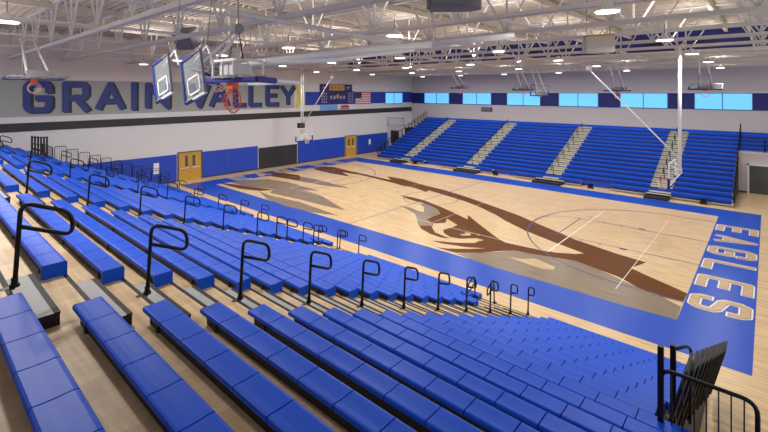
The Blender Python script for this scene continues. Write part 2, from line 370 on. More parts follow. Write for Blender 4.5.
# ---- things on the left wall
def onwall(y0, y1, z0, z1, m, t=.03, base=0.02): b = MB(); b.box(XL+base, XL+base+t, y0, y1, z0, z1, m); return b
tag(onwall(5.85, 10.2, .1, 1.98, 'band_black', .05, 0).build('wall_mat'), 'black rectangular panel on blue padded left wall between the two oak doors', 'wall panel')
b = onwall(-3.35, -2.95, .85, 1.25, 'paper', .01, .05); b.box(XL+.05, XL+.06, -3.35, -2.95, 1.3, 1.7, 'paper')
tag(b.build('notice_sheet'), 'white notice sheets on blue wall left of the nearer oak double door', 'notice')
tag(onwall(20.6, 20.95, 1.0, 1.6, 'paper', .01, .05).build('wall_poster'), 'pale sheet on blue wall right of the farther oak door', 'notice')
LT = [('G', -11.19, -9.6), ('R', -9.15, -7.55), ('A', -7.27, -5.3), ('I', -5.05, -4.4), ('N', -4.0, -2.08),
      ('V', -.72, 1.2), ('A', 1.0, 2.95), ('L', 3.2, 4.5), ('L', 4.72, 6.1), ('E', 6.5, 8.0), ('Y', 8.1, 10.05)]
txt = ['letter G starting the first word', 'letter R after the G', 'letter A in the first word', 'letter I before the N', 'letter N ending the first word',
       'letter V starting the second word', 'letter A after the V', 'first letter L of the second word', 'second letter L before the E', 'letter E before the Y', 'letter Y beside the yellow mark']
for (ch, y0, y1), tx in zip(LT, txt):
    b = MB(); wd = y1-y0
    letter(b, ch, wd-.02, 2.15, .44, 0, [(.0, 'lt_black', .03), ], lambda a, c, l: (XL+l, y0+a+.15, 5.78+c))
    letter(b, ch, wd-.02, 2.15, .44, 0, [(-.03, 'lt_blue', .05)], lambda a, c, l: (XL+l, y0+a, 5.82+c))
    tag(b.build('wall_letter'), 'navy block %s on grey wall panel' % tx, 'letter', 'large letters of the wall name')
b = MB(); b.poly([(9.95, 7.85), (10.45, 7.85), (10.75, 7.2), (10.75, 6.3), (10.4, 5.62), (9.95, 5.62), (10.3, 6.4), (10.3, 7.1)], 'yellow', lambda a, c: (XL+.04, a, c))
b.poly([(10.75, 8.0), (11.1, 8.0), (11.1, 5.62), (10.75, 5.62)], 'panel_gray', lambda a, c: (XL+.03, a, c))
tag(b.build('wall_emblem'), 'yellow curved mark at the right end of the grey lettered wall panel', 'emblem')
sb = thing('scoreboard', 'navy scoreboard with orange name strip on left wall beside the flag', 'scoreboard', (XL, 15.6, 5.9))
def rel(b, name, par):                                  # build with world coordinates under a parent that is only translated
    o = b.build(name, par)
    for v in o.data.vertices: v.co -= par.location
    return o
b = onwall(13.15, 17.8, 7.3, 8.05, 'sb_navy', .12); b.box(XL+.14, XL+.15, 14.4, 16.6, 7.38, 7.97, 'sb_orange')
x0 = 14.5
for i, ch in enumerate('GRAIN VALLEY'):
    if ch != ' ': letter(b, ch, .12, .34, .035, 0, [(0, 'lt_black', 0.155)], lambda a, c, l, i=i: (XL+l, x0+i*.168+a, 7.5+c))
for yy in (13.7, 17.2): b.poly([(yy-.3, 7.75), (yy+.3, 7.85), (yy+.1, 7.6), (yy-.1, 7.5)], 'sb_digit', lambda a, c: (XL+.145, a, c))
rel(b, 'name_panel', sb)
b = onwall(13.15, 18.15, 5.9, 7.3, 'sb_navy', .12)
for zz in (6.05, 6.35, 6.65, 6.95):
    for yy in (13.3, 13.6, 13.9, 17.2, 17.5, 17.8): b.box(XL+.14, XL+.15, yy, yy+.16, zz, zz+.18, 'sb_digit')
for yy in (14.5, 15.0, 15.9, 16.4): b.box(XL+.14, XL+.15, yy, yy+.3, 6.45, 6.8, 'sb_digit'); b.box(XL+.14, XL+.15, yy, yy+.3, 6.95, 7.15, 'navy_dark')
b.box(XL+.14, XL+.15, 15.45, 15.75, 6.5, 6.95, 'sb_orange')
rel(b, 'display_panel', sb)
tag(onwall(13.2, 15.6, 5.25, 5.82, 'sb_light', .05).build('sponsor_sign'), 'light blue sponsor panel under left half of the scoreboard', 'sign')
b = onwall(15.85, 17.7, 5.3, 5.82, 'paper', .05); b.poly([(16.0, 5.55), (16.3, 5.75), (17.2, 5.75), (17.55, 5.55), (17.2, 5.45), (16.3, 5.45)], 'red', lambda a, c: (XL+.08, a, c)); b.box(XL+.07, XL+.08, 16.0, 17.5, 5.33, 5.42, 'band_black')
tag(b.build('sponsor_sign'), 'white sign with red oval under right half of the scoreboard', 'sign')
b = MB()
for i in range(13): b.box(XL+.06, XL+.07, 18.4 if i < 6 else 18.4, 20.9, 7.2-(i+1)*.107, 7.2-i*.107, 'red' if i % 2 == 0 else 'white')
b.box(XL+.068, XL+.08, 18.4, 19.4, 7.2-7*.107, 7.2, 'flagblue')
for i in range(5):
    for j in range(6): b.poly([(18.5+j*.15+.03*math.cos(R(90+72*k*2)), 7.1-i*.14+.03*math.sin(R(90+72*k*2))) for k in range(3)], 'white', lambda a, c: (XL+.082, a, c))
tag(b.build('flag'), 'striped red and white flag with starred blue canton on left wall', 'flag')
b = MB(); b.box(-7.95, -6.6, YF-.12, YF-.02, 4.95, 5.42, 'band_black'); b.box(-7.85, -6.7, YF-.13, YF-.12, 5.02, 5.35, 'speaker')
tag(b.build('wall_sign'), 'small dark rectangular panel on far wall above the seats', 'sign')
# ================================================================ BLEACHERS
T, RS = .61, .248
def ny(k): return -15.628+T*k
def nz(k): return 5.445-RS*k-.17           # tier level of the near stand
def fy(k): return 18.2+T*k
def fz(k): return .315+RS*k
AIS = [11.55, 4.12, -3.31, -10.74]; AW = .67
SEC = ['right-end', 'second-from-right', 'middle', 'second-from-left', 'left-end']
AN = ['rightmost aisle', 'second-from-right aisle', 'third-from-right aisle', 'leftmost aisle']
# --- the stepped floors
def tier_mesh(x0, x1, fromtop=False, far=False):
    b = MB(); s = 1
    b.box(x0, x1, -.66, 0, -.04, 0, 'stepcream' if far else 'deck')
    b.box(x0, x1, -.04, .004, -.05, .003, 'nosing')
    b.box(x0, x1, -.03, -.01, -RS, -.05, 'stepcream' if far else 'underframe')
    return b
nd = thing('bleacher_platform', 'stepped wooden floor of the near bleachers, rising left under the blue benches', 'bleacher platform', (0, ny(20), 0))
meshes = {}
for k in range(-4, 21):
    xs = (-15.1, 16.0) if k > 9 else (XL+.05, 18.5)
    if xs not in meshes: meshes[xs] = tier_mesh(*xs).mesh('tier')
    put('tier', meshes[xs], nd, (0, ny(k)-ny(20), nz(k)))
b = MB()
pr = [(ny(20)-.02, 0.0)]
for k in range(20, 9, -1): pr += [(ny(k)-.02, nz(k)-.04), (ny(k)-.62, nz(k)-.04)]
pr = [(p[0]-ny(20), p[1]) for p in pr]+[(ny(9)-ny(20), 0)]
b.prism_x(pr, 15.98, 16.03, 'underframe'); b.build('end_panel', nd)
b = MB(); b.prism_x(pr, -15.13, -15.08, 'underframe'); b.build('end_panel', nd)
fd = thing('bleacher_platform', 'stepped floor of the far bleachers under the blue benches by the windows', 'bleacher platform', (0, fy(0), 0), R(180))
for xa, xb in ((-14.7, AIS[3]+AW+1.6), (AIS[2]-AW-2.4, AIS[2]+AW+1.6), (AIS[1]-AW-2.4, AIS[1]+AW+1.6), (AIS[0]-AW-2.4, 15.5)):
    put('tier', tier_mesh(-xb, -xa, far=True).mesh('tier'), fd, (0, 0, fz(0)))
for k in range(1, 15):
    xs = (-15.5, 14.7) if k < 10 else (-22, 14.7)
    key = ('f',)+xs
    if key not in meshes: meshes[key] = tier_mesh(*xs, far=True).mesh('tier')
    put('tier', meshes[key], fd, (0, -T*k, fz(k)))
b = MB(); b.box(-22, 14.7, -T*14-2.3, -T*14-.6, fz(14)-.04, fz(14), 'stepcream'); b.box(-22, 14.7, -T*14-.72, -T*14-.64, fz(14), fz(14)+.3, 'seat'); b.build('walkway', fd)
prf = [(0-.02, 0.0)]
for k in range(0, 10): prf += [(-T*k-.02, fz(k)-.04), (-T*k-.62, fz(k)-.04)]
prf += [(-T*9-.62, 0)]
for xa, xb in ((-14.65, 15.45),): b = MB(); b.box(-xb, -xa, -T-.02, -T+.0, 0, fz(1)-.03, 'wall_blue'); b.build('kick_panel', fd)
for x in (-15.48, 14.68): b = MB(); b.prism_x(prf, x-.02, x+.02, 'underframe'); b.build('end_panel', fd)
# --- benches
seatm = {}
def seat_mesh(w):
    w = round(w, 3)
    if w not in seatm:
        b = MB(); q = w/2-.0025; b_ = .01
        prof = [(0, 0), (.003, .15), (-.008, .166), (-.03, .17), (-.12, .166), (-.17, .166), (-.225, .17), (-.24, .162), (-.246, .14), (-.242, .12), (-.21, .115), (-.04, .115), (-.035, 0)]
        b.prism_x(prof, -q+b_*.4, q-b_*.4, 'seat'); seatm[w] = b.mesh('seat')
    return seatm[w]
bench_parts = {}
def bench(k, x0, x1, sec, far, label, group):
    L = x1-x0; xc = (x0+x1)/2
    loc = (xc, fy(k), fz(k)) if far else (xc, ny(k), nz(k))
    t = thing('bleacher_bench', label, 'bench', loc, R(180) if far else 0, group)
    n = max(1, round(L/.457)); w = L/n
    key = (round(L, 3), far)
    if key not in bench_parts:
        b = MB(); b.box(-L/2+.08, L/2-.08, -.2, -.05, .0, .114, 'underframe')
        for i in range(max(2, int(L/1.5))): x = -L/2+.3+(L-.6)*i/(max(2, int(L/1.5))-1); b.box(x-.03, x+.03, -.22, -.04, .0, .114, 'underframe')
        if far: b.box(-L/2+.02, L/2-.02, -.03, .006, -.16, .05, 'rowshade')  # dark strip paints in the shade below each far seat
        e = MB()
        pe = [(0.002, 0), (.004, .15), (-.008, .166), (-.235, .168), (-.246, .15), (-.246, .01), (-.235, 0)]
        e.prism_x(pe, -.012, .012, 'seat')
        row = None
        if far:
            r = MB(); prof = [(.008, .03), (.008, .15), (-.012, .168), (-.27, .168), (-.288, .15), (-.284, .12), (-.04, .115), (-.035, .04)]
            for i in range(n): r.prism_x(prof, -L/2+w*i+.004, -L/2+w*(i+1)-.004, 'seat')
            row = r.mesh('seat_row')
        bench_parts[key] = (b.mesh('support_beam'), e.mesh('end_cap'), row)
    sb_, ec, row = bench_parts[key]
    put('support_beam', sb_, t)
    for s in ((-1, 1) if far else (1,)): put('end_cap', ec, t, (s*(L/2-.012), 0, 0))
    if far: put('seat_row', row, t)
    else:
        sm = seat_mesh(w)
        for i in range(n): put('seat', sm, t, (-L/2+w*(i+.5), 0, 0))
edges = [(AIS[0]+AW, 16.0), (AIS[1]+AW, AIS[0]-AW), (AIS[2]+AW, AIS[1]-AW), (AIS[3]+AW, AIS[2]-AW), (-15.05, AIS[3]-AW)]
for k in range(-1, 21):
    for s, (x0, x1) in enumerate(edges):
        if s == 4 and k <= 9: x0 = XL+.2
        if s == 0 and k <= 9: x1 = 18.2
        if s in (1, 2) and k >= 18: x1 -= .9
        bench(k, x0, x1, s, False, 'blue plastic bench, %s row from the top, %s section of the near bleachers' % (ORD[k+1], SEC[s]), 'benches of the near bleachers')
for k in range(0, 15):
    for s, (x0, x1) in enumerate(edges):
        if s == 0: x1 = 15.4 if k < 10 else 18.0
        if s == 4: x0 = -14.6
        lab = 'blue bench in %s row up from the court, %s section of the far bleachers' % (ORD[k], SEC[s])
        if k == 0:                                       # cut-outs in the middle of the front row
            wd = 2.0
            if s not in (0, 4):
                bench(k, x0, x0+1.6, s, True, 'short blue front-row bench, left part of the %s far section' % SEC[s], 'short front benches of the far bleachers')
                bench(k, x1-2.4, x1, s, True, 'short blue front-row bench, right part of the %s far section' % SEC[s], 'short front benches of the far bleachers')
                continue
        bench(k, x0, x1, s, True, lab, 'benches of the far bleachers')
# --- stair blocks in the aisles
def step_mesh(far, w):
    b = MB(); m = 'stepcream' if far else 'stepgray'; z = .124
    b.box(-w/2, w/2, -.61, -.33, .0, z-.003, m if far else 'nosing'); b.box(-w/2, w/2, -.62, -.375, z-.003, z, m)
    n = MB(); n.box(-w/2, w/2, -.375, -.325, z-.02, z+.002, 'nosing')
    return b.mesh('block'), n.mesh('nosing')
sn, sf = step_mesh(False, 1.26), step_mesh(True, 1.26)
for a, x in enumerate(AIS):
    for k in range(0, 21):
        t = thing('stair_block', 'grey stair block with black nosing, %s down in the %s of the near bleachers' % (ORD[k], AN[a]), 'step', (x, ny(k), nz(k)), 0, 'stair blocks of the near aisles')
        put('block', sn[0], t); put('nosing', sn[1], t)
    for k in range(1, 15):
        t = thing('stair_block', 'pale stair block, %s up in the %s of the far bleachers' % (ORD[k-1], AN[a]), 'step', (x, fy(k), fz(k)), R(180), 'stair blocks of the far aisles')
        put('block', sf[0], t); put('nosing', sf[1], t)
    x0, x1 = ((10.78, 12.2), (3.0, 5.2), (-4.4, -2.1), (-12.1, -10.4))[a]
    t = thing('front_step', 'low floor step with black front at the foot of the far %s' % AN[a], 'step', ((x0+x1)/2, 17.6, 0), 0, 'front steps of the far aisles')
    b = MB(); q = (x1-x0)/2; b.box(-q, q, -.35, .25, .12, .15, 'underframe'); b.box(-q, q, .25, .6, .23, .26, 'stepcream'); b.build('tread', t)
    b = MB(); b.box(-q, q, -.36, -.33, 0.0, .15, 'nosing'); b.box(-q, q, .22, .25, .15, .26, 'nosing'); b.box(-q+.01, q-.01, -.33, .6, 0, .12, 'underframe'); b.build('riser', t)
# --- looped aisle rails
def rail_pts(s=1):
    return fillet([(0, 0, 0), (0, s*.05, .82), (0, s*.47, .64), (0, s*.48, .39), (0, s*.04, .585)], .11, 5)
def rail_mesh(r, n=8):
    b = MB(); b.tube(rail_pts(), r, 'black', n); p = b.mesh('loop_bar')
    f = MB(); f.box(-.03, .03, -.12, 0, -.02, .004, 'black'); f.cyl((0, 0), r*2.1, r*1.9, 0, .03, 'black', 12); f.cyl((0, 0), r*1.35, r*1.35, .03, .09, 'black', 12)
    return p, f.mesh('base_flange')
rn = rail_mesh(.0215, 10)
def rail(x, y, z, rz, label, group):
    t = thing('aisle_rail', label, 'handrail', (x, y, z), rz, group); put('loop_bar', rn[0], t); put('base_flange', rn[1], t)
for a, x in enumerate(AIS):
    for j, k in enumerate(range(0, 21, 2)):
        rail(x, ny(k)+.04, nz(k), 0, 'black looped handrail, %s down in the %s of near bleachers' % (ORD[j], AN[a]), 'looped rails of the near aisles')
    for j, k in enumerate((18, 20) if a == 0 else (14, 16, 18, 20) if a == 1 else (20,)):
        if a > 1: continue
        rail(x-1.1 if k >= 18 else x-.55, ny(k)-.03, nz(k), R(0) if a else R(180), 'black looped rail at left edge of near %s, %s from its foot' % (AN[a], ['nearest', 'second', 'third', 'fourth'][(20-k)//2]), 'extra rails at the feet of near aisles')
    for j, k in enumerate(range(1, 15, 2)):
        rail(x, fy(k)+.03, fz(k), R(180), 'small black looped rail, %s up in the %s of far bleachers' % (ORD[j], AN[a]), 'looped rails of the far aisles')
# --- end guards: a picket panel for each tier
def guard_mesh(L, h, n=4, r=.02, curve=True):
    b = MB(); b.tube(fillet([(0, 0, 0), (0, 0, h), (0, L, h), (0, L, 0)], .08, 4), r, 'black', 8)
    b.tube([(0, 0, .12), (0, L, .12)], r*.7, 'black', 6); fr = b.mesh('guard_frame')
    p = MB(); p.tube([(0, 0, .12), (0, 0, h)], .008, 'black', 5)
    return fr, p.mesh('picket')
gm = guard_mesh(.56, 1.12)
def guard(x, y, z, label, group, rz=0, g=gm, L=.56, n=4):
    t = thing('end_guard', label, 'guardrail', (x, y, z), rz, group); put('guard_frame', g[0], t)
    for i in range(n): put('picket', g[1], t, (0, L*(i+1)/(n+1), 0))
for j, k in enumerate(range(10, 21)):
    guard(-15.1, ny(k)-.59, nz(k)-.02, 'black picket guard at left end of near bleachers, %s tier below the slatted panel' % ORD[j], 'left end guards of the near bleachers')
gr = guard_mesh(.56, .95, r=.028)
lean = Matrix.Rotation(R(14), 4, 'Y')
gb = MB(); gb.tube(fillet([(0, 0, 0), (0, 0, 1.1), (0, .57, 1.1), (0, .57, 0)], .05, 4), .02, 'black', 8); gb.box(-.01, .01, .0, .57, .9, 1.06, 'black'); ga = gb.mesh('guard_frame'); ga.transform(lean)
gb = MB(); gb.box(-.012, .012, -.045, .045, .02, .92, 'black'); gc = gb.mesh('slat'); gc.transform(lean)
for j, k in enumerate(range(10, 21)):
    t = thing('end_guard', 'black slatted guard leaning outward at near bleachers\' right end, %s one down' % ORD[j], 'guardrail', (16.12, ny(k)-.59, nz(k)-.02), 0, 'right end guards of the near bleachers')
    put('guard_frame', ga, t)
    for i in range(4): put('slat', gc, t, (0, .08+.135*i, 0))
for j, k in enumerate(range(0, 15)):
    guard(15.5, fy(k)+.59, fz(k), 'thin black guard at right end of far bleachers, %s tier up' % ORD[j], 'right end guards of the far bleachers', R(180), gr)
for j, k in enumerate(range(0, 15)):
    guard(-14.68, fy(k)+.59, fz(k), 'thin dark guard at left end of far bleachers, %s tier up' % ORD[j], 'left end guards of the far bleachers', R(180), gr)
# slatted dark panels where the upper seats end
t = thing('slatted_panel', 'dark slatted panel standing at the left end of near bleachers', 'railing panel', (-15.1, -11.25, nz(8)))
b = MB(); b.box(-.02, .02, 0, .8, .05, .1, 'black'); b.box(-.02, .02, 0, .8, 1.2, 1.25, 'black'); b.build('rail', t)
for i in range(6): b = MB(); b.box(-.015, .015, i*.14, i*.14+.1, 0, 1.35-i*.03, 'underframe'); b.build('slat', t)
# balcony rails
def long_guard(p, q, z, h, label, n, both=True, r=.024):
    p, q = Vector(p), Vector(q); L = (q-p).length; t = thing('balcony_rail', label, 'guardrail', (p.x, p.y, z), math.atan2(q.y-p.y, q.x-p.x))
    b = MB(); b.tube(fillet([(0, 0, 0), (0, 0, h), (L, 0, h), (L, 0, 0)], .14, 5), r, 'black', 8); b.tube([(0, 0, .1), (L, 0, .1)], .015, 'black', 6); b.build('guard_frame', t)
    pk = MB(); pk.tube([(0, 0, .1), (0, 0, h)], .008, 'black', 5); pm = pk.mesh('picket')
    for i in range(n): put('picket', pm, t, (L*(i+1)/(n+1), 0, 0))
    return t
t = long_guard((16.14, -10.2), (17.03, -10.2), 2.9, .95, 'black picket guardrail with curved end at lower right, nearest the camera', 7)
b = MB(); b.box(-.03, .03, -.03, .03, 0, 1.22, 'black'); b.build('post', t)
for i, (x, y, h) in enumerate(((16.2, -9.72, 1.15),)):
    t = thing('guard_post', 'black square post with curved bar behind the lower right guardrail', 'railing', (x, y, nz(10)), 0)
    b = MB(); b.box(-.03, .03, -.03, .03, 0, h, 'black'); b.build('post', t)
    b = MB(); b.tube(fillet([(0, 0, h-.06), (.16, .32, h-.08), (.14, .36, 0)], .15, 6), .02, 'black', 8); b.build('curved_bar', t)
long_guard((15.55, 23.95), (16.9, 23.95), 2.95, .95, 'black balcony rail on far right wall above the grey door, left piece', 10)
long_guard((16.95, 23.95), (19.2, 23.95), 2.95, .95, 'black balcony rail on far right wall above the grey door, right piece', 16)
long_guard((-18.1, 23.95), (-15.6, 23.95), 3.05, 1.0, 'dark balcony rail on far left wall beside the far bleachers', 16)
long_guard((-18.1, -10.2), (-15.2, -10.2), 2.9, .95, 'dark balcony rail at far end of the near bleachers by the left wall', 16)
# small black boxes at the foot of the far stand
for i, x in enumerate((-9.3, -.5, 7.2, 14.0)):
    t = thing('floor_box', 'small black box on the floor before the far bleachers, %s from the left' % ORD[i], 'box', (x, 17.95, 0), 0, 'black boxes before the far bleachers')
    b = MB(); b.bbox(-.16, .16, -.12, .12, .06, .36, 'black', .02); b.build('body', t)
    for s in (-1, 1): b = MB(); b.prism_x([(-.12*math.cos(R(j*30)), .07+.07*math.sin(R(j*30))) for j in range(12)], s*.17-.02, s*.17+.02, 'nosing'); b.build('wheel', t)
# ================================================================ UNDER THE ROOF
# --- trusses along the court
TY = [-15.2, -11.8, -9.1, -5.1, -1.8, 1.2, 4.5, 7.8, 11.1, 14.3]
TX0, TX1 = XL+.02, 20.0
def chord_mesh(L, w, h, name):
    b = MB()
    for s in (-1, 1): b.box(0, L, s*w/2-.02 if s > 0 else -w/2, s*w/2 if s > 0 else -w/2+.02, -h/2, h/2, 'steel'); b.box(0, L, (.015 if s > 0 else -w/2), (w/2 if s > 0 else -.015), -h/2, -h/2+.02, 'steel')
    return b.mesh(name)
Lt = TX1-TX0
bc, tc = chord_mesh(Lt, .2, .13, 'bottom_chord'), chord_mesh(Lt, .2, .12, 'top_chord')
PW = 3.42
def web(dx, dz): b = MB(); b.beam((0, 0, 0), (dx, 0, dz), .06, .06, 'steel', (0, 1, 0)); return b.mesh('web_member')
wu, wd_, wv = web(PW/2*.62, 1.75), web(-PW/2*.62, 1.75), web(0, 1.75)
for i, y in enumerate(TY):
    t = thing('roof_truss', 'pale steel roof truss running along the court, %s counted from the camera side' % ORD[i], 'roof truss', (TX0, y, 9.32), 0, 'roof trusses over the court')
    put('bottom_chord', bc, t); put('top_chord', tc, t, (0, 0, 1.8))
    x = 1.0
    while x < Lt-.5:
        put('web_member', wu, t, (x, 0, .03)); put('web_member', wd_, t, (x, 0, .03)); put('web_member', wv, t, (x, 0, .03)); x += PW
for i, y in enumerate((18.9, 20.6, 22.3, 24.0, 25.7, 27.4)):
    t = thing('roof_joist', 'shallow pale steel joist under low roof of far seats, %s from the court' % ORD[i], 'roof joist', (TX0, y, 9.25), 0, 'joists of the low roof')
    put('bottom_chord', bc, t); put('top_chord', tc, t, (0, 0, .55))
    b = MB(); x = .3; u = True
    while x < Lt-.6:
        b.beam((x, 0, 0 if u else .55), (x+.5, 0, .55 if u else 0), .04, .04, 'steel', (0, 1, 0)); x += .5; u = not u
    o = b.build('zigzag_web', t)
# --- cross bridging and beams
for i, x in enumerate((-15.5, -10.2, -4.6, .2, 5.4, 11.0, 16.6)):
    b = MB(); b.beam((0, 0, 0), (0, 32.6, 0), .08, .08, 'steel')
    o = b.build('bridging_bar'); o.location = (x, -15.3, 9.43); tag(o, 'thin steel bridging bar lying across the trusses, %s from the left' % ORD[i], 'steel bar', 'bridging bars across the trusses')
for i, x in enumerate((-12.5, -6.5, -1.0, 4.5, 10.0, 15.2)):
    b = MB(); b.beam((0, 0, 0), (0, 32.6, 0), .16, .24, 'deckceil')
    o = b.build('roof_purlin'); o.location = (x, -15.3, 11.0); tag(o, 'pale roof purlin under the ribbed deck, %s from the left' % ORD[i], 'purlin', 'purlins under the roof deck')
# --- high-bay lamps
def lamp_meshes():
    b = MB(); b.cyl((0, 0), .27, .24, .02, .09, 'housing'); b.cyl((0, 0), .14, .08, .09, .24, 'housing'); b.tube([(0, 0, .24), (0, 0, .54)], .012, 'steelgray', 6)
    g = MB(); g.cyl((0, 0), .235, .235, 0, .025, 'lens')
    return b.mesh('housing'), g.mesh('lens')
lh, ll = lamp_meshes()
ld = bpy.data.lights.new('lamp_light', 'AREA'); ld.shape = 'DISK'; ld.size = .5; ld.energy = LAMP_W; ld.color = (1.0, .96, .9)
lu = bpy.data.lights.new('roof_fill_light', 'AREA'); lu.shape = 'DISK'; lu.size = .4; lu.energy = LAMP_W*.38; lu.color = (1.0, .96, .9)  # fill light added above each lamp to brighten trusses and roof deck
lx = [(14.55, 'rightmost'), (8.6, 'second-from-right'), (3.2, 'third-from-right'), (-2.0, 'third-from-left'), (-6.9, 'second-from-left'), (-11.8, 'leftmost')]
ly = [(-14.6, 'nearest row'), (-6.3, 'second row'), (.5, 'third row'), (7.4, 'fourth row'), (14.4, 'fifth row'), (22.6, 'farthest row')]
for x, xn in lx:
    for y, yn in ly:
        if y < -10 and x > 10: continue
        t = thing('ceiling_lamp', 'round white high-bay lamp, %s of the %s, hanging under the roof' % (xn, yn), 'ceiling lamp', (x, y, 8.9), 0, 'round high-bay lamps')
        put('housing', lh, t); put('lens', ll, t)
        l = bpy.data.objects.new('lamp_light', ld); C.objects.link(l); l.parent = t; l.location = (0, 0, -.03)
        l = bpy.data.objects.new('roof_fill_light', lu); C.objects.link(l); l.parent = t; l.location = (0, 0, .56); l.rotation_euler = (R(180), 0, 0)
# --- boxes hanging in the roof
b = MB(); b.bbox(-.5, .5, -.3, .3, -.3, .28, 'speaker_b', .03); b.box(-.48, .48, -.28, .28, .28, .34, 'gold'); b.tube([(-.4, 0, .3), (-.4, 0, 2.2)], .015, 'steelgray'); b.tube([(.4, 0, .3), (.4, 0, 2.2)], .015, 'steelgray')
o = b.build('hanging_speaker'); o.location = (12.4, .9, 8.95); o.rotation_euler = (0, 0, .5); tag(o, 'large beige box hanging between the trusses, right of centre', 'speaker box')
b = MB(); b.bbox(-.4, .3, -.3, .3, -.3, .3, 'speaker', .05); b.cyl((.3, 0), .29, .29, -.29, .29, 'speaker', 20); b.tube([(-.3, 0, .3), (-.3, 0, 2.14)], .02, 'steelgray'); b.tube([(.3, 0, .3), (.3, 0, 2.14)], .02, 'steelgray')
o = b.build('hanging_speaker'); o.location = (12.72, -9.6, 9.02); o.rotation_euler = (0, 0, .7); tag(o, 'big dark grey rounded box at top edge of the view, nearest under the roof', 'speaker box')
b = MB(); b.bbox(-.45, .45, -.4, .4, -.45, .4, 'speaker', .06); b.tube([(0, 0, .4), (0, 0, 1.7)], .02, 'steelgray')
o = b.build('hanging_speaker'); o.location = (-3.0, -7.5, 9.7); o.rotation_euler = (.5, 0, .5); tag(o, 'grey tilted speaker cluster hanging left of the big folded hoop', 'speaker box')
b = MB(); b.bbox(-.35, .35, -.3, .3, -.4, .6, 'speaker', .05)
o = b.build('hanging_speaker'); o.location = (6.9, -11.2, 10.1); tag(o, 'grey box high between trusses above the big folded hoop', 'speaker box')

# ================================================================ BASKETBALL HOOPS
def board_parts(t, M4, W_=1.83, H_=1.07, pad='padblue', frame='whitepipe', hoop=True, netlen=.42, netcol='net'):
    """backboard in its own frame: x = width, z = height (0 = lower edge), -y = playing side; M4 places it"""
    def done(b, name, par): me = b.mesh(name); me.transform(M4); return put(name, me, par)
    b = MB(); b.box(-W_/2, W_/2, -.006, .006, 0, H_, 'glass'); bo = done(b, 'backboard', t)
    b = MB(); k = .05
    for x0, x1, z0, z1 in ((-W_/2, W_/2, -.03, k), (-W_/2, W_/2, H_-.035, H_+.01), (-W_/2-.01, -W_/2+.04, 0, H_), (W_/2-.04, W_/2+.01, 0, H_)): b.box(x0, x1, -.02, .03, z0, z1, frame)
    done(b, 'board_frame', t)
    b = MB(); q = .295
    for x0, x1, z0, z1 in ((-q, q, .12, .17), (-q, q, .52, .57), (-q, -q+.05, .12, .57), (q-.05, q, .12, .57)): b.box(x0, x1, -.012, -.007, z0, z1, 'white')
    done(b, 'target_square', bo)
    b = MB(); b.bbox(-W_/2-.04, W_/2+.04, -.05, .05, -.06, .02, pad, .02)
    for s in (-1, 1): b.bbox(s*W_/2-.05, s*W_/2+.05, -.05, .05, -.05, .4, pad, .02)
    done(b, 'edge_padding', t)
    if hoop:
        b = MB(); zc, yc = .15, -.38
        b.tube([(.228*math.cos(R(a)), yc+.228*math.sin(R(a)), zc) for a in range(0, 360, 15)], .011, 'orange', 8, True)
        b.box(-.1, .1, -.16, -.012, zc-.1, zc+.02, 'orange'); b.tube([(-.08, -.1, zc-.08), (-.12, yc+.2, zc)], .01, 'orange'); b.tube([(.08, -.1, zc-.08), (.12, yc+.2, zc)], .01, 'orange')
        done(b, 'rim', t)
        b = MB()
        for j in range(12):
            for sg in (-1, 1):
                pts = [((.225-.09*u)*math.cos(R(j*30+sg*u*45)), yc+(.225-.09*u)*math.sin(R(j*30+sg*u*45)), zc-netlen*u) for u in (0, .33, .66, 1)]
                b.tube(pts, .005, netcol, 4)
        done(b, 'net', t)
    return bo
def T4(loc, rz=0, rx=0, ry=0): return Matrix.Translation(loc) @ Matrix.Rotation(rz, 4, 'Z') @ Matrix.Rotation(ry, 4, 'Y') @ Matrix.Rotation(rx, 4, 'X')
# the two main hoops on ceiling masts
for s, lab in ((1, 'white mast hoop hanging over right end of court, seen edge-on'), (-1, 'mast hoop hanging over left end of court before the blue wall')):
    t = thing('basketball_hoop', lab, 'basketball hoop', (s*13.76, 7.62, 2.9))
    rz = R(-90) if s > 0 else R(90)
    board_parts(t, T4((0, 0, 0), rz), pad='padblue')
    b = MB()
    for dy in (-.1, .1) if s > 0 else (-.1, .1): b.tube([(s*.3, dy, .55), (s*.3, dy, 6.35)], .062 if s > 0 else .05, 'whitepipe', 14)
    b.tube([(s*.38, 0, 6.3), (s*.38, 0, 6.5)], .1, 'steel', 12); b.build('mast', t)
    b = MB()
    if s < 0: b.box(-.36, -.03, -.5, .1, 1.1, 1.55, 'band_black')
    else: b.box(.1, .28, -.12, .12, .45, .7, 'whitepipe')
    for dy in (-.6, .6): b.tube([(s*.03, dy, .15), (s*.38, dy*.2, .6)], .025, 'whitepipe'); b.tube([(s*.03, dy, .95), (s*.38, dy*.2, .7)], .025, 'whitepipe')
    b.build('board_carrier', t)
    b = MB(); b.tube([(s*.3, 0, 1.2), (-s*3.65, 0, 5.5)], .034, 'whitepipe', 10); b.bbox(-s*3.65-.12, -s*3.65+.12, -.1, .1, 5.42, 5.66, 'whitepipe', .02); b.build('diagonal_brace', t)
